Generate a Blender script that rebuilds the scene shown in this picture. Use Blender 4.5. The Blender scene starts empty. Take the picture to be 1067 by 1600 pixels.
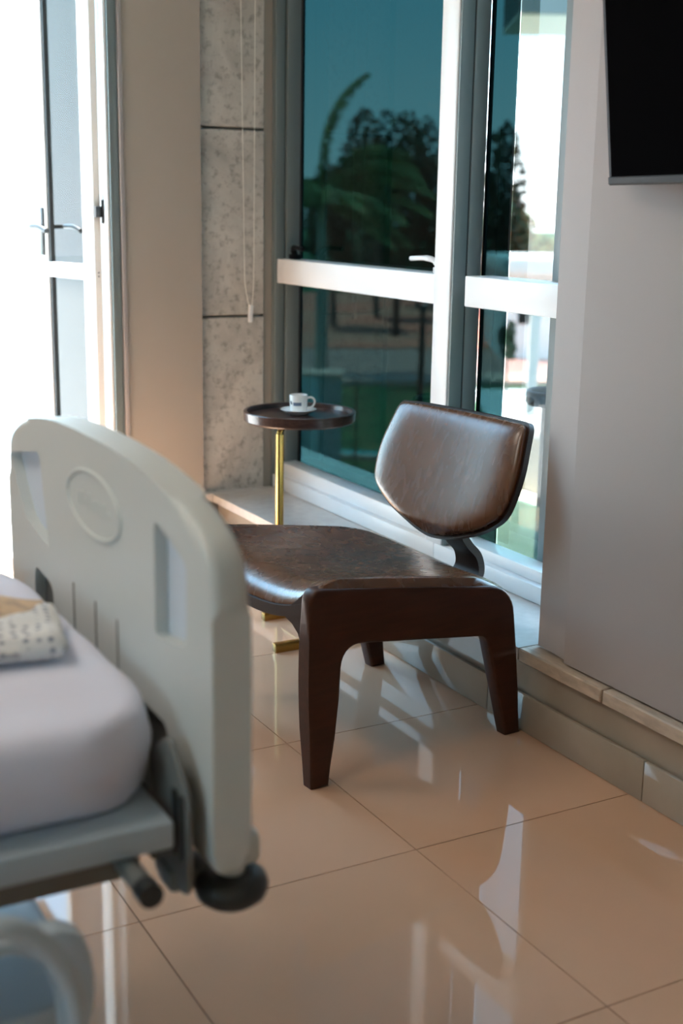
import bpy, bmesh, math, random
from mathutils import Vector, Matrix
R = math.radians
C = bpy.context.scene.collection
SC = bpy.context.scene
rnd = random.Random(7)

# ------------------------------------------------------------------ camera
H = 1.29
def cam_axes(pitch, roll, yaw):
    fwd = Vector((math.sin(yaw)*math.cos(pitch), math.cos(yaw)*math.cos(pitch), -math.sin(pitch)))
    right = Vector((math.cos(yaw), -math.sin(yaw), 0))
    up = right.cross(fwd)
    r = right*math.cos(roll) + up*math.sin(roll)
    u = -right*math.sin(roll) + up*math.cos(roll)
    return r, u, fwd
cr, cu, cf = cam_axes(R(13.45), R(0.97), R(28.98))
cd = bpy.data.cameras.new('camera'); cam = bpy.data.objects.new('camera', cd); C.objects.link(cam)
cam.matrix_world = Matrix(((cr.x, cu.x, -cf.x, 0), (cr.y, cu.y, -cf.y, 0), (cr.z, cu.z, -cf.z, H), (0, 0, 0, 1)))
cd.sensor_fit = 'HORIZONTAL'; cd.sensor_width = 24.0; cd.lens = 2000/1067*24
cd.clip_start = 0.05; cd.clip_end = 500
cd.dof.use_dof = True; cd.dof.focus_distance = 3.15; cd.dof.aperture_fstop = 2.8
SC.camera = cam

# ------------------------------------------------------------------ world, sun, exposure
w = bpy.data.worlds.new('sky'); SC.world = w; w.use_nodes = True
nt = w.node_tree; nt.nodes.clear()
tc = nt.nodes.new('ShaderNodeTexCoord'); sep = nt.nodes.new('ShaderNodeSeparateXYZ')
ramp = nt.nodes.new('ShaderNodeValToRGB'); bg = nt.nodes.new('ShaderNodeBackground'); wo = nt.nodes.new('ShaderNodeOutputWorld')
nt.links.new(tc.outputs['Generated'], sep.inputs[0]); nt.links.new(sep.outputs['Z'], ramp.inputs[0])
nt.links.new(ramp.outputs[0], bg.inputs[0]); nt.links.new(bg.outputs[0], wo.inputs[0])
ramp.color_ramp.elements[0].position = 0.0; ramp.color_ramp.elements[0].color = (0.93, 0.96, 1.0, 1)
ramp.color_ramp.elements[1].position = 0.45; ramp.color_ramp.elements[1].color = (0.30, 0.55, 0.80, 1)
e = ramp.color_ramp.elements.new(0.14); e.color = (0.45, 0.73, 0.87, 1)
bg.inputs[1].default_value = 8.0
sd = bpy.data.lights.new('sun', 'SUN'); sun = bpy.data.objects.new('sun', sd); C.objects.link(sun)
sd.energy = 28; sd.angle = R(0.6); sd.color = (1.0, 0.95, 0.86)
sun.rotation_euler = Vector((-0.187, 0.322, 0.927)).to_track_quat('Z', 'Y').to_euler()
SC.view_settings.view_transform = 'Standard'; SC.view_settings.look = 'None'
SC.view_settings.exposure = 0.42; SC.view_settings.gamma = 1.0
SC.view_settings.use_curve_mapping = False
SC.cycles.use_denoising = True
SC.cycles.max_bounces = 14; SC.cycles.diffuse_bounces = 8; SC.cycles.glossy_bounces = 6
SC.cycles.transparent_max_bounces = 16; SC.cycles.caustics_reflective = False; SC.cycles.caustics_refractive = False
SC.cycles.sample_clamp_indirect = 8
LAMP_POWER = 7.5

# ------------------------------------------------------------------ materials
def mat(name, col, rough=0.5, metal=0.0, spec=0.5, noise=None, bump=None, coat=0.0, coat_rough=0.05, sheen=0.0):
    m = bpy.data.materials.new(name); m.use_nodes = True
    t = m.node_tree; b = t.nodes['Principled BSDF']
    b.inputs['Base Color'].default_value = (*col, 1); b.inputs['Roughness'].default_value = rough
    b.inputs['Metallic'].default_value = metal; b.inputs['Specular IOR Level'].default_value = spec
    b.inputs['Coat Weight'].default_value = coat; b.inputs['Coat Roughness'].default_value = coat_rough
    b.inputs['Sheen Weight'].default_value = sheen
    co = t.nodes.new('ShaderNodeTexCoord')
    if noise:   # (scale, second colour, low, high, stretch)
        n = t.nodes.new('ShaderNodeTexNoise'); n.inputs['Scale'].default_value = noise[0]; n.inputs['Detail'].default_value = 6
        rp = t.nodes.new('ShaderNodeValToRGB')
        rp.color_ramp.elements[0].position = noise[2]; rp.color_ramp.elements[0].color = (*noise[1], 1)
        rp.color_ramp.elements[1].position = noise[3]; rp.color_ramp.elements[1].color = (*col, 1)
        mp = t.nodes.new('ShaderNodeMapping')
        if len(noise) > 4: mp.inputs['Scale'].default_value = noise[4]
        t.links.new(co.outputs['Object'], mp.inputs[0]); t.links.new(mp.outputs[0], n.inputs['Vector'])
        t.links.new(n.outputs['Fac'], rp.inputs[0]); t.links.new(rp.outputs[0], b.inputs['Base Color'])
    if bump:    # (scale, strength, distance)
        n2 = t.nodes.new('ShaderNodeTexNoise'); n2.inputs['Scale'].default_value = bump[0]; n2.inputs['Detail'].default_value = 5
        bp = t.nodes.new('ShaderNodeBump'); bp.inputs['Strength'].default_value = bump[1]; bp.inputs['Distance'].default_value = bump[2]
        t.links.new(co.outputs['Object'], n2.inputs['Vector']); t.links.new(n2.outputs['Fac'], bp.inputs['Height'])
        t.links.new(bp.outputs[0], b.inputs['Normal'])
    return m

def glass(name, tint, refl=1.0):
    """pane whose outer (front) faces tint and mirror once; the way out of the slab is left clear"""
    m = bpy.data.materials.new(name); m.use_nodes = True; t = m.node_tree; t.nodes.clear()
    o = t.nodes.new('ShaderNodeOutputMaterial'); mx = t.nodes.new('ShaderNodeMixShader')
    tr = t.nodes.new('ShaderNodeBsdfTransparent'); gl = t.nodes.new('ShaderNodeBsdfGlossy'); gl.inputs['Roughness'].default_value = 0.0
    fr = t.nodes.new('ShaderNodeFresnel'); fr.inputs[0].default_value = 1.45; ge = t.nodes.new('ShaderNodeNewGeometry')
    inv = t.nodes.new('ShaderNodeMath'); inv.operation = 'SUBTRACT'; inv.inputs[0].default_value = refl
    mu = t.nodes.new('ShaderNodeMath'); mu.operation = 'MULTIPLY'; mu.use_clamp = True
    cm = t.nodes.new('ShaderNodeMix'); cm.data_type = 'RGBA'; cm.inputs[6].default_value = (*tint, 1); cm.inputs[7].default_value = (1, 1, 1, 1)
    t.links.new(ge.outputs['Backfacing'], inv.inputs[1]); t.links.new(inv.outputs[0], mu.inputs[1]); t.links.new(fr.outputs[0], mu.inputs[0])
    t.links.new(ge.outputs['Backfacing'], cm.inputs[0]); t.links.new(cm.outputs[2], tr.inputs[0]); t.links.new(mu.outputs[0], mx.inputs[0])
    t.links.new(tr.outputs[0], mx.inputs[1]); t.links.new(gl.outputs[0], mx.inputs[2]); t.links.new(mx.outputs[0], o.inputs[0])
    return m

def wood(name, c1, c2, rough=0.35, scale=(3, 30, 30), coat=0.0):
    m = mat(name, c1, rough, coat=coat, spec=0.32)
    t = m.node_tree; b = t.nodes['Principled BSDF']
    co = t.nodes.new('ShaderNodeTexCoord'); mp = t.nodes.new('ShaderNodeMapping'); mp.inputs['Scale'].default_value = scale
    n = t.nodes.new('ShaderNodeTexNoise'); n.inputs['Scale'].default_value = 4; n.inputs['Detail'].default_value = 8
    rp = t.nodes.new('ShaderNodeValToRGB'); rp.color_ramp.elements[0].position = 0.35; rp.color_ramp.elements[1].position = 0.68
    rp.color_ramp.elements[0].color = (*c2, 1); rp.color_ramp.elements[1].color = (*c1, 1)
    t.links.new(co.outputs['Object'], mp.inputs[0]); t.links.new(mp.outputs[0], n.inputs['Vector'])
    t.links.new(n.outputs['Fac'], rp.inputs[0]); t.links.new(rp.outputs[0], b.inputs['Base Color'])
    return m

def concrete_mat():
    m = mat('raw_concrete', (0.42, 0.40, 0.37), 0.85)
    t = m.node_tree; b = t.nodes['Principled BSDF']; co = t.nodes.new('ShaderNodeTexCoord')
    n = t.nodes.new('ShaderNodeTexNoise'); n.inputs['Scale'].default_value = 5; n.inputs['Detail'].default_value = 8; n.inputs['Roughness'].default_value = 0.65
    n.inputs['Distortion'].default_value = 0.6
    rp = t.nodes.new('ShaderNodeValToRGB'); rp.color_ramp.elements[0].position = 0.32; rp.color_ramp.elements[0].color = (0.40, 0.375, 0.34, 1)
    rp.color_ramp.elements[1].position = 0.58; rp.color_ramp.elements[1].color = (0.58, 0.55, 0.50, 1)
    n3 = t.nodes.new('ShaderNodeTexNoise'); n3.inputs['Scale'].default_value = 45; n3.inputs['Detail'].default_value = 4
    r3 = t.nodes.new('ShaderNodeValToRGB'); r3.color_ramp.elements[0].position = 0.30; r3.color_ramp.elements[0].color = (0.45, 0.43, 0.41, 1)
    r3.color_ramp.elements[1].position = 0.48; r3.color_ramp.elements[1].color = (1, 1, 1, 1)
    v = t.nodes.new('ShaderNodeTexVoronoi'); v.inputs['Scale'].default_value = 42
    r4 = t.nodes.new('ShaderNodeValToRGB'); r4.color_ramp.elements[0].position = 0.06; r4.color_ramp.elements[0].color = (0.5, 0.48, 0.46, 1)
    r4.color_ramp.elements[1].position = 0.17; r4.color_ramp.elements[1].color = (1, 1, 1, 1)
    mx = t.nodes.new('ShaderNodeMix'); mx.data_type = 'RGBA'; mx.blend_type = 'MULTIPLY'; mx.inputs[0].default_value = 0.6
    m2 = t.nodes.new('ShaderNodeMix'); m2.data_type = 'RGBA'; m2.blend_type = 'MULTIPLY'; m2.inputs[0].default_value = 0.45
    bp = t.nodes.new('ShaderNodeBump'); bp.inputs['Strength'].default_value = 0.5; bp.inputs['Distance'].default_value = 0.004
    L = t.links.new
    for q in (n, n3, v): L(co.outputs['Object'], q.inputs['Vector'])
    L(n.outputs['Fac'], rp.inputs[0]); L(n3.outputs['Fac'], r3.inputs[0]); L(v.outputs['Distance'], r4.inputs[0])
    L(rp.outputs[0], mx.inputs[6]); L(r3.outputs[0], mx.inputs[7]); L(mx.outputs[2], m2.inputs[6]); L(r4.outputs[0], m2.inputs[7])
    L(m2.outputs[2], b.inputs['Base Color']); L(m2.outputs[2], bp.inputs['Height']); L(bp.outputs[0], b.inputs['Normal'])
    return m

def leather_mat():
    m = mat('brown_leather', (0.085, 0.036, 0.019), 0.33, spec=0.8)
    t = m.node_tree; b = t.nodes['Principled BSDF']; co = t.nodes.new('ShaderNodeTexCoord')
    n = t.nodes.new('ShaderNodeTexNoise'); n.inputs['Scale'].default_value = 5; n.inputs['Detail'].default_value = 3; n.inputs['Distortion'].default_value = 0.6
    rp = t.nodes.new('ShaderNodeValToRGB'); rp.color_ramp.elements[0].position = 0.3; rp.color_ramp.elements[0].color = (0.090, 0.033, 0.013, 1)
    rp.color_ramp.elements[1].position = 0.85; rp.color_ramp.elements[1].color = (0.140, 0.056, 0.021, 1)
    v = t.nodes.new('ShaderNodeTexVoronoi'); v.inputs['Scale'].default_value = 240
    mp = t.nodes.new('ShaderNodeMapping'); mp.inputs['Scale'].default_value = (1, 1.6, 0.5)
    n2 = t.nodes.new('ShaderNodeTexNoise'); n2.inputs['Scale'].default_value = 20; n2.inputs['Detail'].default_value = 2.5; n2.inputs['Distortion'].default_value = 1.0
    ad = t.nodes.new('ShaderNodeMath'); ad.operation = 'MULTIPLY_ADD'; ad.inputs[1].default_value = 0.06
    bp = t.nodes.new('ShaderNodeBump'); bp.inputs['Strength'].default_value = 0.07; bp.inputs['Distance'].default_value = 0.003
    rr = t.nodes.new('ShaderNodeMapRange'); rr.inputs[3].default_value = 0.22; rr.inputs[4].default_value = 0.32
    L = t.links.new
    L(co.outputs['Object'], n.inputs['Vector']); L(n.outputs['Fac'], rp.inputs[0]); L(rp.outputs[0], b.inputs['Base Color'])
    L(co.outputs['Object'], mp.inputs[0]); L(mp.outputs[0], n2.inputs['Vector']); L(co.outputs['Object'], v.inputs['Vector'])
    L(v.outputs['Distance'], ad.inputs[0]); L(n2.outputs['Fac'], ad.inputs[2]); L(ad.outputs[0], bp.inputs['Height']); L(bp.outputs[0], b.inputs['Normal'])
    L(n2.outputs['Fac'], rr.inputs[0]); L(rr.outputs[0], b.inputs['Roughness'])
    return m

def blanket_mat():
    m = mat('dotted_blanket_cloth', (0.66, 0.66, 0.66), 0.95, sheen=0.3)
    t = m.node_tree; b = t.nodes['Principled BSDF']; co = t.nodes.new('ShaderNodeTexCoord')
    v = t.nodes.new('ShaderNodeTexVoronoi'); v.inputs['Scale'].default_value = 62; v.inputs['Randomness'].default_value = 0.25
    rp = t.nodes.new('ShaderNodeValToRGB'); rp.color_ramp.elements[0].position = 0.16; rp.color_ramp.elements[0].color = (0.13, 0.15, 0.22, 1)
    rp.color_ramp.elements[1].position = 0.36; rp.color_ramp.elements[1].color = (0.66, 0.66, 0.65, 1)
    t.links.new(co.outputs['Object'], v.inputs['Vector']); t.links.new(v.outputs['Distance'], rp.inputs[0]); t.links.new(rp.outputs[0], b.inputs['Base Color'])
    return m

M = dict(
    wall_right=mat('greige_wall_paint', (0.36, 0.335, 0.33), 0.6, bump=(220, 0.08, 0.002)),
    wall_back=mat('beige_wall_paint', (0.39, 0.345, 0.295), 0.65, bump=(220, 0.08, 0.002)),
    wall=mat('cream_wall_paint', (0.66, 0.61, 0.55), 0.7),
    ceiling=mat('ceiling_paint', (0.80, 0.78, 0.75), 0.8),
    concrete=concrete_mat(),
    plaster=mat('grey_brown_plaster', (0.33, 0.30, 0.26), 0.8, bump=(90, 0.2, 0.002)),
    tile=mat('polished_porcelain', (0.63, 0.40, 0.275), 0.035, spec=0.44, noise=(2.2, (0.59, 0.38, 0.255), 0.35, 0.65)),
    skirt=mat('polished_porcelain_edge', (0.38, 0.335, 0.28), 0.08, noise=(6, (0.34, 0.30, 0.25), 0.35, 0.65)),
    grout=mat('tile_grout', (0.22, 0.165, 0.125), 0.9),
    sill=mat('honed_sill_stone', (0.60, 0.565, 0.53), 0.16, noise=(30, (0.54, 0.505, 0.47), 0.35, 0.65)),
    ledge=mat('travertine_ledge', (0.56, 0.47, 0.375), 0.45, noise=(16, (0.40, 0.335, 0.27), 0.33, 0.62, (6, 1, 3))),
    frame=mat('white_aluminium', (0.88, 0.89, 0.90), 0.3, spec=0.5),
    frame_in=mat('grey_shade_aluminium', (0.15, 0.185, 0.19), 0.4),  # shade on the window frame's turned sides, put into a grey
    gasket=mat('black_gasket', (0.012, 0.014, 0.016), 0.5),
    tint=glass('teal_solar_glass', (0.0056, 0.0165, 0.0180), 0.35),
    door_glass=glass('door_glass', (0.90, 0.92, 0.92), 0.12),
    teal=glass('pale_teal_glass', (0.45, 0.75, 0.70), 1.0),
    clear=glass('clear_glass', (0.90, 0.93, 0.93), 1.0),
    light_tint=glass('sky_dimming_glass', (0.20, 0.21, 0.205), 0.7),  # clear window part, darkened to dim the sky and its floor reflection
    dark=mat('dark_metal', (0.02, 0.022, 0.024), 0.35),
    white_metal=mat('white_handle_metal', (0.82, 0.83, 0.84), 0.25),
    black=mat('black_plastic', (0.006, 0.006, 0.007), 0.5, spec=0.15),
    screen=mat('black_screen', (0.003, 0.003, 0.0035), 0.38, spec=0.0),
    ply=wood('dark_stained_plywood', (0.058, 0.017, 0.007), (0.040, 0.012, 0.005), 0.42, (2, 14, 14)),
    edge=wood('plywood_edge', (0.030, 0.013, 0.009), (0.016, 0.007, 0.006), 0.5, (3, 60, 60)),
    leather=leather_mat(),
    table_wood=wood('dark_walnut', (0.060, 0.031, 0.026), (0.032, 0.016, 0.014), 0.3, (4, 26, 26), 0.3),
    brass=mat('brushed_brass', (0.36, 0.22, 0.06), 0.22, metal=1.0),
    china=mat('white_china', (0.84, 0.85, 0.84), 0.12, coat=0.3),
    print=mat('blue_grey_print', (0.15, 0.20, 0.30), 0.4),
    print_dark=mat('dark_blue_print', (0.02, 0.035, 0.07), 0.4),
    coffee=mat('coffee', (0.025, 0.012, 0.006), 0.1),
    bed=mat('pale_grey_green_plastic', (0.57, 0.60, 0.585), 0.42, bump=(300, 0.05, 0.001)),
    bed_edge=mat('pale_blue_plastic', (0.60, 0.67, 0.75), 0.45),
    bed_metal=mat('bed_frame_enamel', (0.42, 0.51, 0.58), 0.32),
    bed_grey=mat('grey_bracket_enamel', (0.15, 0.155, 0.15), 0.45),
    sheet=mat('cool_lit_lilac_sheet', (0.66, 0.675, 0.80), 0.9, sheen=0.2, bump=(14, 0.25, 0.01)),  # lilac white, tinted bluer to stand for cool light on the mattress side
    blanket=blanket_mat(),
    tan=mat('tan_cloth', (0.62, 0.46, 0.31), 0.95, noise=(60, (0.45, 0.34, 0.25), 0.4, 0.6)),
    rubber=mat('black_rubber', (0.022, 0.026, 0.028), 0.35),
    cord=mat('ivory_plastic', (0.88, 0.85, 0.77), 0.5),
    lamp=None,
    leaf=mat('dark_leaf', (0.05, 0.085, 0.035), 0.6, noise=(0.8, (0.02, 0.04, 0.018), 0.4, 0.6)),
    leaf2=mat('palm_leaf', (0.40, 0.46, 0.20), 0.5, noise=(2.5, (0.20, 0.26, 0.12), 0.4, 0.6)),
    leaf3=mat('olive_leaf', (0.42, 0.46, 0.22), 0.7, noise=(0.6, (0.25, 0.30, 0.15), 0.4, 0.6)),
    bark=mat('grey_bark', (0.20, 0.17, 0.14), 0.9),
    palm_bark=mat('pale_palm_bark', (0.42, 0.40, 0.33), 0.9),
    lawn=mat('lawn_grass', (0.05, 0.13, 0.04), 0.95, noise=(0.7, (0.03, 0.085, 0.03), 0.4, 0.6)),
    soil=mat('red_soil', (0.92, 0.19, 0.12), 0.95, noise=(0.25, (0.70, 0.24, 0.16), 0.42, 0.6, (1, 1, 1))),
    road=mat('asphalt', (0.50, 0.26, 0.22), 0.9),
    kerb=mat('pale_concrete', (0.80, 0.46, 0.36), 0.9),
    white_out=mat('white_render', (0.80, 0.80, 0.78), 0.85),
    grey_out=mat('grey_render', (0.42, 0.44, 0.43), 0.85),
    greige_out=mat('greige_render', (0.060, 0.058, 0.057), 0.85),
    cream_out=mat('cream_render', (0.66, 0.62, 0.52), 0.85),
    soffit=mat('soffit_board', (0.75, 0.66, 0.60), 0.8),
    fascia=mat('grey_fascia', (0.10, 0.13, 0.13), 0.7),
)
lm = bpy.data.materials.new('lamp_diffuser'); lm.use_nodes = True
lb = lm.node_tree.nodes['Principled BSDF']; lb.inputs['Base Color'].default_value = (0.9, 0.88, 0.84, 1)
lb.inputs['Emission Color'].default_value = (1.0, 0.90, 0.78, 1); lb.inputs['Emission Strength'].default_value = 4.0
M['lamp'] = lm

# ------------------------------------------------------------------ helpers
def link(name, me, m, parent=None, smooth=False, kind=None, label=None):
    o = bpy.data.objects.new(name, me); C.objects.link(o)
    if m is not None and not me.materials: me.materials.append(m)
    if parent is not None: o.parent = parent
    if smooth:
        for p in me.polygons: p.use_smooth = True
    if kind: o['kind'] = kind
    if label: o['label'] = label
    return o

def obj(name, bm, m, parent=None, smooth=False, kind=None, label=None, sharp=None):
    me = bpy.data.meshes.new(name)
    bmesh.ops.recalc_face_normals(bm, faces=bm.faces)
    bm.to_mesh(me); bm.free()
    o = link(name, me, m, parent, smooth, kind, label)
    if smooth and sharp: me.set_sharp_from_angle(angle=R(sharp))
    return o

def empty(name, loc=(0, 0, 0), rz=0, label=None, cat=None, group=None, kind=None, parent=None):
    o = bpy.data.objects.new(name, None); C.objects.link(o); o.location = loc; o.rotation_euler = (0, 0, rz)
    o.empty_display_size = 0.1
    tag(o, label, cat, group, kind)
    if parent is not None: o.parent = parent
    return o

def tag(o, label=None, cat=None, group=None, kind=None):
    if label: o['label'] = label
    if cat: o['category'] = cat
    if group: o['group'] = group
    if kind: o['kind'] = kind
    return o

def bx(bm, a, b, bev=0.0, seg=2, mtx=None):
    a, b = Vector(a), Vector(b)
    r = bmesh.ops.create_cube(bm, size=1.0)
    vs = r['verts']
    for v in vs:
        v.co = Vector(((a.x+b.x)/2 + v.co.x*(b.x-a.x), (a.y+b.y)/2 + v.co.y*(b.y-a.y), (a.z+b.z)/2 + v.co.z*(b.z-a.z)))
    if mtx is not None:
        for v in vs: v.co = mtx @ v.co
    if bev > 0:
        es = list({e for v in vs for e in v.link_edges})
        bmesh.ops.bevel(bm, geom=es, offset=bev, segments=seg, profile=0.5, affect='EDGES')

def box(name, a, b, m, parent=None, bev=0.0, seg=2, kind=None, label=None, mtx=None):
    bm = bmesh.new(); bx(bm, a, b, bev, seg, mtx)
    return obj(name, bm, m, parent, bev > 0, kind, label, 40 if bev > 0 else None)

def prism(bm, pts, axis, lo, hi, bev=0.0, seg=2):
    """extrude a closed 2D outline along x, y or z"""
    def P(p, t): return {'x': (t, p[0], p[1]), 'y': (p[0], t, p[1]), 'z': (p[0], p[1], t)}[axis]
    f0 = bm.faces.new([bm.verts.new(P(p, lo)) for p in pts])
    r = bmesh.ops.extrude_face_region(bm, geom=[f0])
    d = {'x': Vector((1, 0, 0)), 'y': Vector((0, 1, 0)), 'z': Vector((0, 0, 1))}[axis]*(hi-lo)
    vs = [v for v in r['geom'] if isinstance(v, bmesh.types.BMVert)]
    for v in vs: v.co += d
    if bev > 0:
        fs = [f0] + [f for f in r['geom'] if isinstance(f, bmesh.types.BMFace)]
        es = list({e for f in fs for e in f.edges})
        bmesh.ops.bevel(bm, geom=es, offset=bev, segments=seg, profile=0.5, affect='EDGES')

def sweep(bm, pts, rad, n=12, cap=True):
    """round tube along pts; rad a number or a list"""
    pts = [Vector(p) for p in pts]; N = len(pts)
    rs = rad if isinstance(rad, (list, tuple)) else [rad]*N
    tans = [(pts[min(i+1, N-1)] - pts[max(i-1, 0)]).normalized() for i in range(N)]
    t0 = tans[0]; a = Vector((0, 0, 1)) if abs(t0.z) < 0.9 else Vector((1, 0, 0))
    u = t0.cross(a).normalized(); rings = []
    for i in range(N):
        u = (u - tans[i]*u.dot(tans[i])).normalized(); v = tans[i].cross(u)
        rings.append([bm.verts.new(pts[i] + (u*math.cos(2*math.pi*k/n) + v*math.sin(2*math.pi*k/n))*rs[i]) for k in range(n)])
    for i in range(N-1):
        for k in range(n):
            bm.faces.new((rings[i][k], rings[i][(k+1) % n], rings[i+1][(k+1) % n], rings[i+1][k]))
    if cap:
        bm.faces.new(rings[0][::-1]); bm.faces.new(rings[-1])

def tube(name, pts, rad, m, parent=None, n=12, label=None):
    bm = bmesh.new(); sweep(bm, pts, rad, n)
    return obj(name, bm, m, parent, True, label=label, sharp=50)

def lathe(bm, prof, c=(0, 0, 0), n=40):
    rings = []
    for r, z in prof:
        if r < 1e-6: rings.append([bm.verts.new((c[0], c[1], c[2]+z))])
        else: rings.append([bm.verts.new((c[0]+r*math.cos(2*math.pi*k/n), c[1]+r*math.sin(2*math.pi*k/n), c[2]+z)) for k in range(n)])
    for a, b in zip(rings, rings[1:]):
        for k in range(n):
            q = [a[k % len(a)], a[(k+1) % len(a)], b[(k+1) % len(b)], b[k % len(b)]]
            q = list(dict.fromkeys(q))
            if len(q) > 2: bm.faces.new(q)

def grid_solid(bm, f, nu, nv):
    """closed solid between a top f(u,v,1) and a bottom f(u,v,0) surface"""
    T = [[bm.verts.new(f(i/nu, j/nv, 1)) for j in range(nv+1)] for i in range(nu+1)]
    B = [[bm.verts.new(f(i/nu, j/nv, 0)) for j in range(nv+1)] for i in range(nu+1)]
    for i in range(nu):
        for j in range(nv):
            bm.faces.new((T[i][j], T[i+1][j], T[i+1][j+1], T[i][j+1])); bm.faces.new((B[i][j], B[i][j+1], B[i+1][j+1], B[i+1][j]))
    for i in range(nu):
        bm.faces.new((T[i][0], B[i][0], B[i+1][0], T[i+1][0])); bm.faces.new((T[i][nv], T[i+1][nv], B[i+1][nv], B[i][nv]))
    for j in range(nv):
        bm.faces.new((T[0][j], T[0][j+1], B[0][j+1], B[0][j])); bm.faces.new((T[nu][j], B[nu][j], B[nu][j+1], T[nu][j+1]))

def spline(pts, n=8):
    """Catmull-Rom through pts (tuples of any length)"""
    P = [pts[0]] + list(pts) + [pts[-1]]; out = []
    for i in range(1, len(P)-2):
        for k in range(n):
            t = k/n
            out.append(tuple(0.5*((2*b) + (c-a)*t + (2*a-5*b+4*c-d)*t*t + (3*b-a-3*c+d)*t**3) for a, b, c, d in zip(P[i-1], P[i], P[i+1], P[i+2])))
    out.append(tuple(pts[-1])); return out

def rounded(pts, radii, n=6):
    """round the corners of a 2D polygon"""
    out = []; N = len(pts)
    for i in range(N):
        p = Vector(pts[i]); a = (Vector(pts[i-1])-p); b = (Vector(pts[(i+1) % N])-p); r = radii[i] if isinstance(radii, (list, tuple)) else radii
        if r <= 0: out.append(tuple(p)); continue
        d = min(r, a.length*0.48, b.length*0.48); s, e2 = p + a.normalized()*d, p + b.normalized()*d
        for k in range(n+1):
            t = k/n; q = s*(1-t)**2 + p*2*t*(1-t) + e2*t*t; out.append((q.x, q.y))
    return out

def interp(x, tab):
    for (x0, y0), (x1, y1) in zip(tab, tab[1:]):
        if x <= x1: return y0 + (y1-y0)*max(0, (x-x0))/(x1-x0)
    return tab[-1][1]

# ================================================================== THE SETTING
XW = 1.895          # tv wall plane
YB = 4.40           # back wall plane
# --- floor of polished porcelain tiles
TS = 0.6; X0 = 0.712; Y0 = 2.027
fl = box('floor', (-3.1, -1.6, -0.12), (2.3, 4.6, -0.003), M['grout'], kind='structure', label='floor of large polished beige porcelain tiles')
bm = bmesh.new(); bx(bm, (-TS/2+0.0013, -TS/2+0.0013, -0.003), (TS/2-0.0013, TS/2-0.0013, 0.0)); 
tile0 = None
for i in range(-7, 3):
    for j in range(-7, 5):
        cx, cy = X0 + (i+0.5)*TS, Y0 + (j+0.5)*TS
        if cx > 2.3 or cx < -3.1 or cy < -1.7 or cy > 4.7: continue
        if tile0 is None: t = obj('tile', bm, M['tile'], fl); tile0 = t
        else: t = tile0.copy(); C.objects.link(t)
        t.location = (cx, cy, rnd.uniform(0, 0.0002))
        t.rotation_euler = (rnd.uniform(-3e-4, 3e-4), rnd.uniform(-3e-4, 3e-4), 0)

# --- walls and ceiling
def struct(name, boxes, m, label=None, bev=0.0):
    bm = bmesh.new()
    for a, b in boxes: bx(bm, a, b, bev)
    return obj(name, bm, m, None, False, 'structure', label)
struct('ceiling', [((-3.1, -1.6, 2.70), (2.45, 4.62, 2.85))], M['ceiling'], 'plain white ceiling of the room')
struct('wall_left', [((-3.2, -1.6, 0), (-3.1, -0.6, 2.70)), ((-3.2, 0.8, 0), (-3.1, 4.6, 2.70)), ((-3.2, -0.6, 0), (-3.1, 0.8, 1.0)), ((-3.2, -0.6, 2.1), (-3.1, 0.8, 2.70))], M['wall'], 'cream side wall on the far side of the bed')
struct('wall_front', [((-3.1, -1.6, 0), (2.3, -1.5, 2.70))], M['wall'], 'cream wall facing the door to the balcony')
# tv wall: a plane proud by 12 mm, then a narrow strip, ends at the window bay
bm = bmesh.new(); bx(bm, (XW, -1.5, 0.223), (2.30, 2.30, 2.70)); bx(bm, (1.905, -1.5, 0), (2.30, 2.437, 0.185))
prism(bm, [(1.907, 2.3005), (2.30, 2.3005), (2.30, 2.437), (1.923, 2.437)], 'z', 0.223, 2.70)
obj('wall_right', bm, M['wall_right'], None, False, 'structure', 'greige wall with a narrow splayed end strip beside the window, television hung on it')
struct('wall_back', [((1.545, YB, 0), (1.838, 4.55, 2.70)), ((-3.1, YB, 0), (0.45, 4.55, 2.70)), ((0.45, YB, 2.25), (1.545, 4.55, 2.70))],
       M['wall_back'], 'beige wall between the balcony door and the concrete panels')
# concrete end of the window bay
wc = box('wall_end', (1.80, 4.47, -0.1), (2.236, 4.60, 2.70), M['plaster'], kind='structure', label='end wall of the window bay clad in raw concrete panels')
zs = [0.21, 0.880, 1.556, 2.232, 2.70]
for a, b in zip(zs, zs[1:]):
    box('concrete_panel', (1.838, 4.435, a+0.006 if a > 0.3 else a), (2.105, 4.475, b-0.004), M['concrete'], wc, 0.003, 1)
box('plaster_joint', (2.105, 4.444, 0.21), (2.150, 4.475, 2.70), M['plaster'], wc)
# head above the window bay
struct('wall_window', [((2.14, 2.437, 2.50), (2.40, 4.47, 2.70)), ((2.14, 2.437, -0.12), (2.40, 4.47, 0.195))], M['wall_right'], 'wall strips above and below the tall windows')
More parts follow.
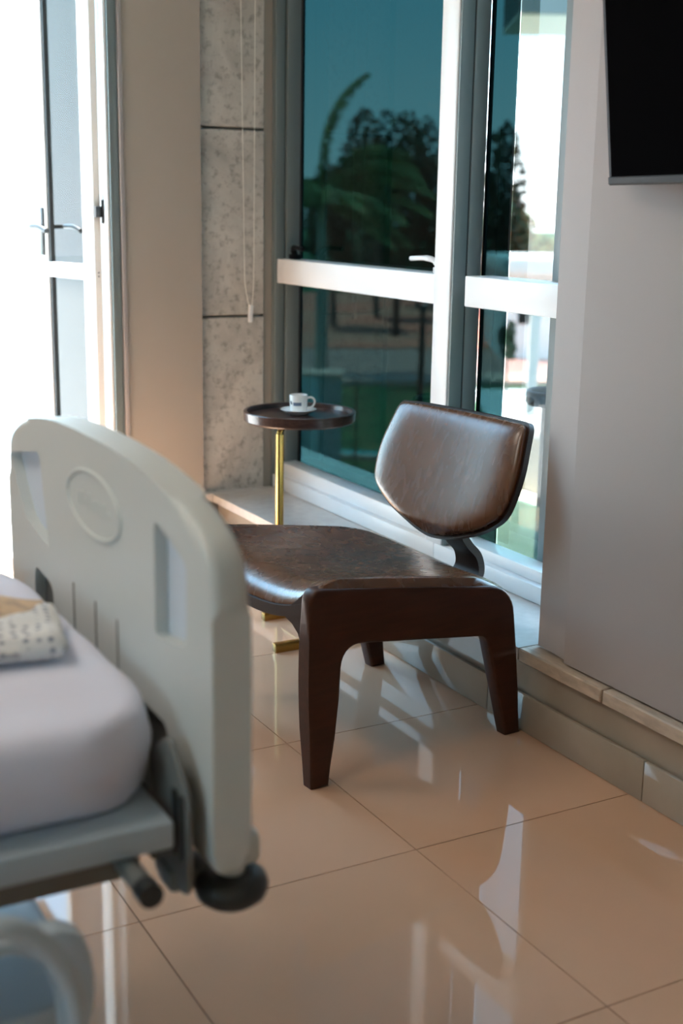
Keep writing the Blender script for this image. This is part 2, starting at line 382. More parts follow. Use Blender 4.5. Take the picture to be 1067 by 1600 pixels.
# riser, ledge and sill
tr = box('trim_1', (1.897, -1.5, 0.0), (2.14, 4.40, 0.183), M['skirt'], kind='structure', label='raised step of pale stone under the window, with a travertine front ledge')
ys = [-1.5, -0.63, 0.75, 2.131, 2.452]
for a, b in zip(ys, ys[1:]):
    box('ledge_stone', (1.872, a+0.004, 0.183), (1.93, b-0.002, 0.217), M['ledge'], tr, 0.003, 1)
for a, b in ((2.452, 3.29), (3.29, 4.398)):
    box('sill_slab', (1.874, a+0.0015, 0.183), (2.15, b-0.0015, 0.216), M['sill'], tr, 0.0015, 1)
box('sill_slab', (1.84, 4.3995, 0.183), (2.15, 4.4345, 0.216), M['sill'], tr, 0.001, 1)
sk = box('baseboard_right', (1.889, -1.5, 0.0), (1.897, 4.40, 0.094), M['grout'], kind='structure', label='skirting of polished porcelain strips along the step')
for k in range(-6, 5):
    a = Y0 + k*TS - 0.045; b = min(a + TS, 4.40)
    if b < -1.4: continue
    box('skirting_tile', (1.878, a+0.001, 0.001), (1.8895, b-0.001, 0.099), M['skirt'], sk, 0.0025, 2)

# --- windows
def frame_box(name, a, b, m, parent, bev=0.003): return box(name, a, b, m, parent, bev, 2)
XG = 2.236
w1 = empty('window_1', (2.14, 3.75, 0.21), label='tall white framed window with dark teal glass left of the post', kind='structure')
def P1(name, a, b, m, bev=0.003):
    o = frame_box(name, a, b, m, w1, bev); o.location = -Vector(w1.location); return o
# left jamb: outer profile, gap, sash profile (their sides face the room's near end, shade put into the grey)
P1('jamb', (2.138, 4.405, 0.20), (2.176, 4.44, 2.50), M['frame_in'])
P1('gasket', (2.176, 4.412, 0.20), (2.180, 4.44, 2.50), M['gasket'], 0)
P1('sash_stile', (2.180, 4.395, 0.29), (2.236, 4.44, 2.46), M['frame_in'])
P1('gasket', (2.234, 4.384, 0.30), (2.244, 4.41, 2.46), M['gasket'], 0)
P1('transom', (2.140, 3.29, 1.005), (2.232, 4.395, 1.094), M['frame'])
P1('bottom_rail', (2.136, 3.259, 0.2175), (2.20, 4.42, 0.268), M['frame'])
P1('sash_rail', (2.158, 3.29, 0.2685), (2.228, 4.40, 0.318), M['frame'])
P1('head_rail', (2.138, 3.303, 2.44), (2.24, 4.42, 2.50), M['frame'])
P1('glazing_bead', (2.2285, 3.28, 0.26), (2.246, 4.40, 0.312), M['frame_in'], 0.002)
# mullion: white face to the room, return coloured grey for its shade
P1('mullion', (2.134, 3.215, 0.2685), (2.185, 3.302, 2.50), M['frame'])
P1('mullion_shade_side', (2.1385, 3.205, 0.2685), (2.182, 3.2155, 2.50), M['frame_in'], 0.001)
P1('gasket', (2.182, 3.207, 0.31), (2.1865, 3.23, 2.50), M['gasket'], 0)
P1('sash_stile', (2.1865, 3.203, 0.3195), (2.236, 3.25, 2.50), M['frame_in'], 0.001)
P1('glass_pane', (XG, 3.24, 1.05), (XG+0.006, 4.40, 2.46), M['tint'], 0)
P1('glass_pane', (XG, 3.24, 0.29), (XG+0.006, 4.40, 1.05), M['tint'], 0)
def latch(parent, y, z, s, m):
    bm = bmesh.new(); bx(bm, (2.170, y-0.022, z), (2.20, y+0.022, z+0.018), 0.003)
    sweep(bm, spline([(2.185, y, z+0.014), (2.172, y+s*0.012, z+0.036), (2.160, y+s*0.045, z+0.044), (2.155, y+s*0.125, z+0.040)], 6), [0.011]*6+[0.009]*7+[0.0075]*6, 10)
    o = obj('handle', bm, m, parent, True, sharp=50); o.location = -Vector(parent.location); return o
latch(w1, 3.345, 1.094, 1, M['white_metal']); latch(w1, 4.335, 1.094, -1, M['black'])

w2 = empty('window_2', (2.14, 3.0, 0.21), label='narrow window right of the post, one tinted leaf and one clear part darkened to dim the sky', kind='structure')
def P2(name, a, b, m, bev=0.003):
    o = frame_box(name, a, b, m, w2, bev); o.location = -Vector(w2.location); return o
P2('transom', (2.136, 2.50, 1.010), (2.236, 3.139, 1.098), M['frame'])
P2('bottom_rail', (2.136, 2.44, 0.2175), (2.20, 3.257, 0.268), M['frame'])
P2('sash_rail', (2.158, 2.44, 0.2685), (2.228, 3.204, 0.303), M['frame'])
P2('head_rail', (2.138, 2.44, 2.44), (2.24, 3.2045, 2.50), M['frame'])
P2('jamb', (2.228, 2.72, 0.30), (2.25, 2.852, 2.45), M['frame_in'])
P2('gasket', (2.2365, 3.192, 0.30), (2.246, 3.2025, 2.46), M['gasket'], 0)
P2('glass_pane', (XG, 3.072, 1.05), (XG+0.006, 3.200, 2.46), M['tint'], 0)
P2('glass_pane', (XG, 3.072, 0.29), (XG+0.006, 3.200, 1.05), M['tint'], 0)
P2('glass_pane', (2.262, 2.86, 0.28), (2.268, 3.11, 0.445), M['teal'], 0)
P2('glass_pane', (2.272, 2.80, 0.28), (2.277, 3.11, 2.46), M['light_tint'], 0)

w3 = empty('window_3', (-3.15, 0.1, 1.0), label='side window of the room behind the bed head, outside the picture', kind='structure')
for nm, a, b in (('frame', (-0.04, -0.70, 0), (0.04, -0.65, 1.1)), ('frame', (-0.04, 0.65, 0), (0.04, 0.70, 1.1)), ('frame', (-0.04, -0.65, 0), (0.04, 0.65, 0.05)), ('frame', (-0.04, -0.65, 1.05), (0.04, 0.65, 1.1)), ('mullion', (-0.03, -0.025, 0.05), (0.03, 0.025, 1.05))):
    box(nm, a, b, M['frame'], w3, 0.003)
box('glass_pane', (-0.003, -0.65, 0.05), (0.003, 0.65, 1.05), M['clear'], w3)

# --- balcony door: frame and an outward-opened glazed leaf
dr = empty('door_1', (1.50, YB, 0), label='white glazed balcony door standing open outward', kind='structure')
def PD(name, a, b, m, bev=0.002):
    o = frame_box(name, a, b, m, dr, bev); o.location = -Vector(dr.location); return o
PD('door_frame', (1.4975, 4.392, 0), (1.5285, 4.47, 2.25), M['frame_in'])
PD('frame_lip', (1.487, 4.405, 0), (1.497, 4.50, 2.25), M['frame'])
PD('architrave', (1.5315, 4.385, 0), (1.546, 4.41, 2.25), M['wall_right'])
PD('head_frame', (0.49, 4.392, 2.20), (1.4865, 4.50, 2.25), M['frame'])
PD('door_frame', (0.45, 4.392, 0), (0.49, 4.50, 2.20), M['frame'])
LEAF = 0.375
leaf = empty('leaf', (1.452-1.50, 4.452-YB, 0.012), R(103), parent=dr)
def PL(name, a, b, m, bev=0.002, parent=None):   # leaf frame: x from the hinge, y towards the outside
    return frame_box(name, a, b, m, parent or leaf, bev)
th = 0.030
PL('stile', (0, -th, 0), (0.075, 0, 2.18), M['frame'])
PL('stile', (LEAF-0.045, -th, 0), (LEAF, 0, 2.18), M['frame'])
PL('rail', (0.075, -th, 1.005), (LEAF-0.045, 0, 1.058), M['frame'])
PL('rail', (0.075, -th, 0), (LEAF-0.045, 0, 0.12), M['frame'])
PL('rail', (0.075, -th, 2.10), (LEAF-0.045, 0, 2.18), M['frame'])
PL('hinge_edge', (-0.0015, -th+0.004, 0), (0, -0.004, 2.18), M['wall'], 0)
for zz in (0.12, 1.058): PL('gasket', (LEAF-0.060, -th+0.006, zz), (LEAF-0.0455, -0.006, 1.005 if zz < 1 else 2.10), M['gasket'], 0)  # black strip carries the shade of the latch stile's inner reveal
for zz, zt in ((0.11, 1.01), (1.05, 2.11)): PL('glass_pane', (0.07, -0.018, zz), (LEAF-0.045, -0.013, zt), M['door_glass'], 0)
# lever handles on both faces, plate on the inner face
for sgn in (1, -1):
    bm = bmesh.new()
    yf = 0.0 if sgn > 0 else -th
    bx(bm, (LEAF-0.030, min(yf, yf+sgn*0.008), 1.08), (LEAF-0.008, max(yf, yf+sgn*0.008), 1.255), 0.002)
    xx = LEAF-0.019
    sweep(bm, spline([(xx, yf, 1.185), (xx, yf+sgn*0.045, 1.185), (xx-0.012, yf+sgn*0.057, 1.186), (xx-0.07, yf+sgn*0.058, 1.186), (xx-0.125, yf+sgn*0.056, 1.172)], 6), [0.008]*12+[0.0095]*13, 10)
    obj('handle', bm, M['dark'] if sgn < 0 else M['dark'], leaf, True, sharp=50)
bm = bmesh.new(); bx(bm, (-0.014, -th+0.004, 1.225), (-0.0015, -0.002, 1.262)); bx(bm, (-0.022, -th-0.004, 1.205), (-0.014, -th+0.006, 1.285))
obj('hinge', bm, M['dark'], leaf)
for zz in (1.02, 1.033):
    bm = bmesh.new(); sweep(bm, [(-0.0016, -th/2, zz), (-0.003, -th/2, zz)], 0.003, 8); obj('screw', bm, M['dark'], leaf)

# ------------------------------------------------------------------ outside: balcony, terrace, ground
struct('floor_balcony', [((-2.5, 4.62, -0.14), (3.2, 7.4, -0.02))], M['white_out'], 'pale balcony floor outside the door')
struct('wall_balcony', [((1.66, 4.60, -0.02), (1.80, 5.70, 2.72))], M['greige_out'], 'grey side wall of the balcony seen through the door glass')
struct('trim_2', [((-2.5, 7.3, -0.02), (3.2, 7.4, 0.95))], M['white_out'], 'white parapet of the balcony')
GZ = -3.0
cam0 = Vector((0, 0, H))
fd = Vector((0.4845, 0.8748, 0)); rt = Vector((0.8748, -0.4845, 0))
def W(f, s, z): return fd*f + rt*s + Vector((0, 0, z))
FRM = Matrix(((rt.x, fd.x, 0, 0), (rt.y, fd.y, 0, 0), (0, 0, 1, 0), (0, 0, 0, 1)))
def band(name, f0, f1, z0, z1, m, label, s0=-90, s1=90, skew=0.0):
    bm = bmesh.new(); prism(bm, [(s0, f0+skew*s0), (s1, f0+skew*s1), (s1, f1+skew*s1), (s0, f1+skew*s0)], 'z', z0, z1)
    for v in bm.verts: v.co = FRM @ v.co
    return obj(name, bm, m, None, False, 'structure', label)
band('ground', -60, 260, GZ-0.4, GZ-0.1, M['lawn'], 'green lawn below the window')
band('trim_3', 32.0, 33.6, GZ-0.1, GZ+0.02, M['kerb'], 'pale kerb path beyond the lawn', skew=0.12)
band('trim_4', 33.7, 40.0, GZ-0.1, GZ-0.03, M['road'], 'grey road beyond the lawn', skew=0.12)
band('trim_5', 40.1, 66.0, GZ-0.1, GZ+0.0, M['soil'], 'bare red soil bank beyond the road', skew=0.12)


struct('trim_7', [((1.30, 4.62, 2.72), (1.80, 6.8, 2.80))], M['greige_out'], 'narrow unseen eave added to shade the balcony side wall')  # out of view, put up to keep the sun off the side wall

# ------------------------------------------------------------------ outside: things
def leaves(bm, n, cen, rad, size, rr, flat=0.0):
    """n small leaf blades spread through lumps of a crown"""
    lumps = [(Vector((rr.gauss(0, 0.45), rr.gauss(0, 0.45), rr.uniform(-0.75, 0.75))), rr.uniform(0.35, 0.6)) for _ in range(14)]
    for _ in range(n):
        c, q = rr.choice(lumps)
        d = Vector((rr.gauss(0, 1), rr.gauss(0, 1), rr.gauss(0, 1))).normalized()*q*rr.uniform(0.55, 1.0)**0.5
        p = c + d; p = Vector((p.x*rad[0], p.y*rad[1], p.z*rad[2])) + Vector(cen)
        u = Vector((rr.gauss(0, 1), rr.gauss(0, 1), rr.gauss(0, 0.6))).normalized(); v = u.cross(Vector((rr.gauss(0, 1), rr.gauss(0, 1), rr.gauss(0, 1)))).normalized()
        s = size*rr.uniform(0.6, 1.3)
        bm.faces.new([bm.verts.new(p + u*s), bm.verts.new(p + v*s*0.45), bm.verts.new(p - u*s), bm.verts.new(p - v*s*0.45)])

def tree(name, f, s, z0, z1, wid, m, label, n=2600, size=0.16, seed=1, trunk=0.14):
    rr = random.Random(seed)
    o = empty(name, W(f, s, GZ-0.1), 0, label, 'tree', 'trees beyond the red soil')
    zc = (z0+z1)/2; base = GZ-0.1
    bm = bmesh.new(); leaves(bm, n, (0, 0, zc-base), (wid, wid, (z1-z0)/2*0.8), size, rr)
    me = bpy.data.meshes.new('foliage'); bm.to_mesh(me); bm.free(); link('foliage', me, m, o, kind='stuff')
    pts = [(0, 0, 0), (rr.uniform(-.1, .1), rr.uniform(-.1, .1), (zc-base)*0.5), (rr.uniform(-.2, .2), rr.uniform(-.2, .2), zc-base)]
    bm = bmesh.new(); sweep(bm, spline(pts, 5), [trunk*(1-0.05*k) for k in range(11)], 8)
    for k in range(4):
        a = k*1.57+rr.random(); sweep(bm, [(0, 0, (zc-base)*0.7), (math.cos(a)*wid*0.5, math.sin(a)*wid*0.5, zc-base+(z1-zc)*0.4)], [trunk*0.5, trunk*0.2], 6)
    obj('trunk', bm, M['bark'], o)
    return o
tree('dense_tree', 47, -0.4, -1.6, 3.0, 1.3, M['leaf'], 'dark tree just behind the palm trunk, leftmost of the tree row', seed=3)
tree('dense_tree', 51, 1.25, -2.0, 5.2, 1.6, M['leaf'], 'tall dark tree behind the right side of the palm crown', seed=4, n=4200)
tree('dense_tree', 57, 3.2, -2.2, 4.6, 1.7, M['leaf'], 'dark tree right of the palm with a lower rounded crown', seed=5, n=3600)
tree('dense_tree', 62, 5.0, -2.2, 6.0, 1.3, M['leaf'], 'dark tree partly hidden by the white window post', seed=6, n=3200)
tree('dense_tree', 53, 6.15, -2.4, 5.0, 1.3, M['leaf'], 'dark tree seen through the tinted strip right of the window post', seed=8, n=4200)
tree('dense_tree', 69, 2.8, -2.8, 1.2, 3.2, M['leaf'], 'wide low dark thicket under the tree row', seed=9, n=4200)
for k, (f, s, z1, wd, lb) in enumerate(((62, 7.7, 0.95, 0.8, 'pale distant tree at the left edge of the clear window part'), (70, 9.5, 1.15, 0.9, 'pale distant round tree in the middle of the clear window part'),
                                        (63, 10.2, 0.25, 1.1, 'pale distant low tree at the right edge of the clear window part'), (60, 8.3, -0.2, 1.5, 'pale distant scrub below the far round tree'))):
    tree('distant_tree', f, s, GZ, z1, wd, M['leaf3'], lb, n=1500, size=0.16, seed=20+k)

# wind-blown palm
palm = empty('palm_tree', W(33.8, -0.62, GZ-0.1), 0, 'small palm with fronds blown to the right, behind the left dark glass', 'palm tree')
tube('trunk', spline([(0, 0, 0), (0.05, 0.05, 1.6), (0.0, 0, 3.1), (-0.05, 0, 4.6)], 5), [0.17]*8+[0.15]*8, M['palm_bark'], palm, 10)
def frond(ang, lift, length, wind, droop, seed, el=0.55):
    rr = random.Random(seed); bm = bmesh.new()
    d0 = Vector((math.cos(ang)*math.cos(lift), math.sin(ang)*math.cos(lift), math.sin(lift)))
    wv = Vector((rt.x, rt.y, 0)); p = Vector((-0.05, 0, 4.55)); d = d0.copy(); pts = [p.copy()]; K = 22
    for k in range(K):
        d = (d + wv*wind*(k/K)*0.16 + Vector((0, 0, -1))*droop*0.11*(k/K+0.2)).normalized(); p = p + d*(length/K); pts.append(p.copy())
    sweep(bm, pts, [0.030*(1-0.85*k/K) for k in range(K+1)], 5)
    for k in range(3, K+1):
        t = (pts[k]-pts[k-1]).normalized()
        for sgn in (-1, 1):
            for q in range(4):
                b0 = pts[k-1].lerp(pts[k], q/4)
                side = t.cross(Vector((0, 0, 1))); side = side.normalized() if side.length > 1e-3 else Vector((1, 0, 0))
                ld = (side*sgn*0.75 + t*0.55 + wv*wind*0.55 + Vector((0, 0, -1))*(0.35+0.3*rr.random())).normalized()
                ll = el*math.sin(math.pi*min(1, (k+1)/(K+3)))**0.6*rr.uniform(0.8, 1.1)
                wd = ld.cross(t).normalized()*0.045
                m1 = b0 + ld*ll*0.5 + Vector((0, 0, 0.02)); tip = b0 + ld*ll + Vector((0, 0, -0.08*ll))
                a, b, c, e2 = bm.verts.new(b0), bm.verts.new(m1+wd), bm.verts.new(tip), bm.verts.new(m1-wd)
                bm.faces.new((a, b, c, e2))
    me = bpy.data.meshes.new('frond'); bm.to_mesh(me); bm.free(); return link('frond', me, M['leaf2'], palm)
aR = math.atan2(rt.y, rt.x)
frond(aR+math.pi, 1.50, 3.5, 0.75, 0.15, 1, 0.55)
for k, (da, li, ln, wi, dp) in enumerate(((0.1, 1.25, 2.9, 1.2, 1.0), (0.5, 1.1, 3.0, 1.3, 1.1), (-0.5, 1.0, 2.9, 1.3, 1.1), (0.3, 0.9, 3.0, 1.2, 1.1), (-0.2, 0.7, 3.0, 1.1, 1.0), (0.0, 0.45, 2.9, 1.0, 1.0), (0.9, 0.4, 2.7, 1.2, 1.1), (-0.9, 0.35, 2.6, 1.2, 1.1),
                                         (0.2, 0.05, 2.6, 0.8, 1.2), (1.6, 0.6, 2.3, 1.4, 1.3), (-1.6, 0.55, 2.2, 1.4, 1.3), (2.6, 0.9, 1.7, 1.2, 1.8), (-2.6, 0.8, 1.6, 1.2, 1.8), (3.1, 0.35, 1.5, 0.6, 2.0), (-0.3, -0.2, 2.2, 0.8, 1.0), (0.6, -0.1, 2.2, 0.8, 1.0))):
    frond(aR+da, li, ln, wi, dp, 10+k, 0.75)

# pier with louvred side, kerb, posts
rz = math.atan2(fd.y, fd.x) - math.pi/2
pr_ = empty('garden_pier', W(20.2, -0.33, GZ-0.1), rz, 'pale rendered pier with louvred left face on the lawn below the left window', 'pier')
box('core', (-0.06, -0.3, 0), (0.30, 0.3, 1.80), M['grey_out'], pr_)
box('face', (-0.38, -0.32, 0), (-0.06, 0.28, 1.80), M['white_out'], pr_)
box('cap', (-0.40, -0.34, 1.80), (0.32, 0.32, 1.84), M['kerb'], pr_)
for k in range(12):
    box('louvre', (-0.42, -0.345, 0.12+k*0.085), (-0.22, -0.322, 0.165+k*0.085), M['grey_out'], pr_)
box('kerb_stone', (-0.6, -0.52, 0), (2.2, -0.38, 0.14), M['kerb'], None, 0.01)
kb = bpy.data.objects['kerb_stone']; kb.location = W(20.2, 0.0, GZ-0.1) - Vector((0.1, 0.25, 0)); kb.rotation_euler = (0, 0, rz-0.35); tag(kb, 'pale kerb stone at the foot of the garden pier', 'kerb')
def post(name, f, s, hgt, r, label, cat, head=False):
    o = empty(name, W(f, s, GZ-0.1), rz, label, cat)
    tube('pole', [(0, 0, 0), (0, 0, hgt)], [r, r*0.8], M['dark'], o, 10)
    tube('base', [(0, 0, 0), (0, 0, 0.10)], r*1.6, M['dark'], o, 10)
    if head:
        tube('lamp_arm', spline([(0, 0, hgt), (0.05, 0, hgt+0.08), (0.16, 0, hgt+0.20)], 4), 0.025, M['white_metal'], o, 8)
        box('lamp_head', (-0.10, -0.06, hgt), (0.10, 0.06, hgt+0.05), M['dark'], o, 0.01)
    return o
post('lamp_post', 25.5, 1.54, 2.45, 0.075, 'dark lamp post on the lawn near the white window post', 'lamp post', True)
post('bollard_post', 44.0, 1.75, 2.5, 0.13, 'thick dark post beyond the road, right of the palm', 'post')
tube_o = post('fence_post', 21.5, 0.22, 1.55, 0.022, 'thin fence post on the lawn right of the pier', 'post')
# low glass balustrade panels on the lawn edge
pool = empty('water_basin', W(22.5, 0.35, GZ-0.1), rz-0.2, 'small turquoise water basin on the lawn beside the pier', 'basin')
box('rim', (-0.55, -0.25, 0), (0.55, 0.25, 0.10), M['kerb'], pool, 0.02)
box('water', (-0.48, -0.20, 0.095), (0.48, 0.20, 0.108), mat('turquoise_water', (0.15, 0.55, 0.55), 0.1), pool)
# low white building far off, car-sized shrub and light paving
bld = empty('low_building', W(38, 5.6, GZ-0.1), rz, 'long low white flat-roofed building beyond the clear window part', 'building')
box('wall', (-0.95, 0, 0), (6, 5, 2.55), M['white_out'], bld)
box('flat_roof', (-1.05, -0.3, 2.55), (6.2, 5.2, 2.98), M['white_out'], bld, 0.03)
for k in range(3): 
    box('window', (-0.5+k*1.1, -0.03, 1.1), (0.1+k*1.1, 0.0, 2.0), M['tint'], bld)
tree('round_shrub', 31, 3.95, -2.3, -1.15, 0.22, M['leaf'], 'small dark shrub seen below the crossbar in the clear window part', n=700, size=0.07, seed=41, trunk=0.04)
bm = bmesh.new(); prism(bm, [(1.25, 9), (9, 9), (9, 31.5), (3.1, 31.5), (3.1, 24.5)], 'z', GZ-0.1, GZ-0.05)  # near end stretched under the canopy to keep green bounce off its soffit
for v in bm.verts: v.co = FRM @ v.co
obj('trim_6', bm, M['white_out'], None, False, 'structure', 'pale paving below the clear window part')
pp = empty('white_post', W(12, 1.77, GZ-0.1), rz, 'slim pinkish white post behind the clear window part', 'post')
box('shaft', (-0.045, -0.045, 0.1), (0.045, 0.045, 3.46), mat('pinkish_white_paint', (0.72, 0.64, 0.62), 0.6), pp, 0.006)
box('plinth', (-0.10, -0.10, 0), (0.10, 0.10, 0.12), M['kerb'], pp, 0.01)
box('cap', (-0.06, -0.06, 3.46), (0.06, 0.06, 3.50), M['white_out'], pp, 0.008)
cano = empty('roof_canopy', W(12.0, 1.44, GZ-0.1), rz, 'roof canopy of the next wing, high in the clear window part', 'canopy')
box('soffit', (0, -0.5, 5.98), (5, 0.75, 6.02), M['soffit'], cano)
box('fascia', (0, -0.55, 6.0), (5, -0.5, 6.7), M['fascia'], cano)
box('slab', (0, -0.5, 6.02), (5, 0.75, 6.7), M['fascia'], cano)
box('column', (3.6, 0.0, 0), (3.9, 0.3, 5.98), M['white_out'], cano)
# terrace of the lower roof just outside
ter = struct('floor_terrace', [((2.42, 3.25, -0.30), (3.75, 4.50, -0.12))], M['grey_out'], 'small flat terrace outside the window')
par = empty('terrace_planter', (3.1, 4.0, -0.12), 0, 'cream stepped terrace planter outside, right of the chair back', 'planter')
box('base', (-0.05, -0.35, 0), (0.35, 0.32, 0.27), M['cream_out'], par, 0.01)
box('upper_box', (0.10, -0.35, 0.27), (0.36, 0.28, 0.50), M['cream_out'], par, 0.01)
box('coping', (0.05, -0.37, 0.50), (0.40, 0.40, 0.545), M['white_out'], par, 0.01)
ash = empty('ash_stand', (2.83, 3.585, -0.12), 0, 'grey standing ashtray with a dark rim outside beside the wall edge', 'ashtray stand')
bm = bmesh.new(); lathe(bm, [(0, 0), (0.11, 0), (0.11, 0.015), (0.035, 0.03), (0.035, 0.74), (0, 0.74)], n=24); obj('column', bm, M['grey_out'], ash, True, sharp=40)
bm = bmesh.new(); lathe(bm, [(0, 0.735), (0.085, 0.735), (0.092, 0.745), (0.092, 0.785), (0.085, 0.79), (0.078, 0.785), (0.074, 0.755), (0, 0.755)], n=28); obj('bowl', bm, M['dark'], ash, True, sharp=40)

# ================================================================== THE LOUNGE CHAIR
ch = empty('lounge_chair', (1.246, 2.365, 0), R(5.5), 'low lounge chair of dark bent plywood with brown leather seat and back, by the window', 'chair')
CW = 0.62
def ztop(x): return 0.480 - 0.135*x - 0.022*x*x
def side_frame(y0, y1):
    outer = rounded([(0.000, 0), (-0.015, 0.24), (-0.008, 0.476), (0.28, ztop(0.28)-0.004), (0.585, 0.392), (0.606, 0.166), (0.629, 0.0)], [0, 0.1, 0.035, 0.1, 0.075, 0.05, 0], 7)
    inner = rounded([(0.629, 0.0), (0.582, 0), (0.505, 0.277), (0.082, 0.334), (0.064, 0.16), (0.047, 0), (0, 0)], [0, 0, 0.022, 0.055, 0.05, 0, 0], 7)[1:-1]
    bm = bmesh.new(); prism(bm, outer+inner, 'y', y0, y1, 0.008, 3)
    return obj('side_frame', bm, M['ply'], ch, True, sharp=35)
side_frame(0.0, 0.042); side_frame(CW-0.042, CW)
def sag(x, v):
    t = (v-CW/2)/(CW/2); base = 0.061*(1-abs(t)**2.6)
    return base*(1-0.25*min(1, x/0.6))
def seat_z(x, v):
    front = -0.012*max(0, 1-x/0.07)**2
    back = -0.055*abs((v-CW/2)/(CW/2))**4*max(0, (x-0.46)/0.12)**1.6*(1.0 if v < CW/2 else 0.35)
    return ztop(x) - sag(x, v) + front + back
def xr(u, v, x0, x1, cut):   # seat outline: straight front, rounded rear corners
    t = abs(v-CW/2)/(CW/2); return x0 + (x1-cut*t**8-x0)*u
def shell(u, vv, top):
    v = 0.012 + vv*(CW-0.024); x = xr(u, v, -0.006, 0.648, 0.09); z = seat_z(x, v)
    return (x, v, z-0.014 if top else z-0.040)
bm = bmesh.new(); grid_solid(bm, shell, 20, 30); obj('seat_shell', bm, M['edge'], ch, True, sharp=40)
def pad(u, vv, top):
    v = 0.004 + vv*(CW-0.008); x = xr(u, v, 0.000, 0.640, 0.085); z = seat_z(x, v)
    d = min(u*0.67, (1-u)*0.60, vv*CW, (1-vv)*CW); rim = 0.034*(1-max(0, 1-d/0.022)**2.4)*min(1, 0.30+x/0.11)
    if top: return (x, v, z - 0.010 + 0.004 + rim)
    return (x, v, z - 0.0135)
bm = bmesh.new(); grid_solid(bm, pad, 44, 56); obj('seat_pad', bm, M['leather'], ch, True, sharp=50, label='brown leather seat pad')
# the ply rolls from the seat edge down into the side frames
for s_ in (0, 1):
    fil = [(0.040, 0.455), (0.040, 0.285), (0.046, 0.330), (0.060, 0.358), (0.085, 0.374), (0.120, 0.384), (0.165, 0.384), (0.150, 0.400), (0.100, 0.410), (0.065, 0.435)]
    if s_: fil = [(CW-y_, max(z_, 0.345)) for y_, z_ in fil]
    bm = bmesh.new(); n_ = len(fil); rows = []
    for x_ in (-0.004, 0.02, 0.04, 0.06, 0.075):
        dz = ztop(x_)-ztop(0); rows.append([bm.verts.new((x_, y_, z_+dz)) for y_, z_ in fil])
    for a, b in zip(rows, rows[1:]):
        for i in range(n_): bm.faces.new((a[i], a[(i+1) % n_], b[(i+1) % n_], b[i]))
    bm.faces.new(rows[0]); bm.faces.new(rows[-1][::-1])
    obj('corner_bend', bm, M['edge'], ch, True, sharp=40)
# backrest: hexagon-like outline, wrapped and leaning back
BH = [(0.258, 0.777), (0.286, 0.640), (0.272, 0.546), (0.190, 0.491), (0.070, 0.452)]
BO = [(-x+0.02, z) for x, z in BH[:1]] + [(x+0.02, z-0.006*(z > 0.7)) for x, z in BH] + [(0.02, 0.440)] + [(-x+0.02, z) for x, z in BH[:0:-1]]
def back_outline(shrink, n=8):
    c = (0.02, 0.62); P = rounded(BO, [0.022, 0.022, 0.08, 0.035, 0.05, 0.05, 0.05, 0.05, 0.05, 0.035, 0.08], n)
    return [(c[0]+(p[0]-c[0])*(1-shrink/0.28), c[1]+(p[1]-c[1])*(1-shrink/0.165)) for p in P]
def back_at(y, z, off):
    lx = 0.602 + 0.35*(z-0.5) - 0.33*y*y + off
    return (lx, CW/2 + y, z - off*0.3)
def half_widths(O, z):
    xs = []
    for (x0, z0), (x1, z1) in zip(O, O[1:] + O[:1]):
        if (z0-z)*(z1-z) <= 0 and abs(z1-z0) > 1e-9: xs.append(x0+(x1-x0)*(z-z0)/(z1-z0))
    return (min(xs), max(xs)) if xs else (0, 0)
def back_body(name, shrink, off_back, off_front, puff, m, nu, nv, label=None):
    O = back_outline(shrink); z0, z1 = min(p[1] for p in O), max(p[1] for p in O)
    def f(u, v, top):
        t = 0.5-0.5*math.cos(math.pi*v); z = z0+1e-4+(z1-z0-2e-4)*t; a, b = half_widths(O, z)
        s_ = -math.cos(math.pi*u); y = (a+b)/2 + (b-a)/2*s_
        if not top: return back_at(y, z, off_back)
        h = (1-abs(s_)**7)**0.55*(1-abs(2*t-1)**7)**0.55 if puff else 0
        dz = min(1.0, (b-a)/0.25)
        return back_at(y, z, off_front - puff*h*dz*(0.86+0.14*(1-s_*s_)))
    bm = bmesh.new(); grid_solid(bm, f, nu, nv)
    return obj(name, bm, m, ch, True, sharp=48, label=label)
back_body('backrest_shell', 0.0, 0.014, -0.002, 0.0, M['edge'], 40, 40)
back_body('backrest_cushion', 0.008, -0.0022, -0.010, 0.026, M['leather'], 56, 48, 'brown leather back cushion')
# bent neck that carries the backrest
cl = spline([(0.54, 0.318), (0.61, 0.312), (0.664, 0.322), (0.690, 0.352), (0.682, 0.395), (0.650, 0.430), (0.628, 0.465), (0.628, 0.520), (0.648, 0.575)], 6)
bm = bmesh.new(); R0 = []
for i, (x, z) in enumerate(cl):
    a, b = cl[max(0, i-1)], cl[min(len(cl)-1, i+1)]; t = Vector((b[0]-a[0], b[1]-a[1])).normalized(); nrm = Vector((-t.y, t.x)); q = i/(len(cl)-1)
    wd = 0.055 if q < 0.25 else 0.055 - 0.010*math.sin((q-0.25)/0.75*math.pi)
    R0.append([bm.verts.new((x+nrm.x*s1*0.010, CW/2-0.015+s2*wd, z+nrm.y*s1*0.010)) for s1, s2 in ((-1, -1), (1, -1), (1, 1), (-1, 1))])
for a, b in zip(R0, R0[1:]):
    for k in range(4): bm.faces.new((a[k], a[(k+1) % 4], b[(k+1) % 4], b[k]))
bm.faces.new(R0[0][::-1]); bm.faces.new(R0[-1])
obj('back_support', bm, M['edge'], ch, True, sharp=40)
box('cross_rail', (0.46, 0.042, 0.315), (0.56, CW-0.042, 0.336), M['edge'], ch, 0.004)

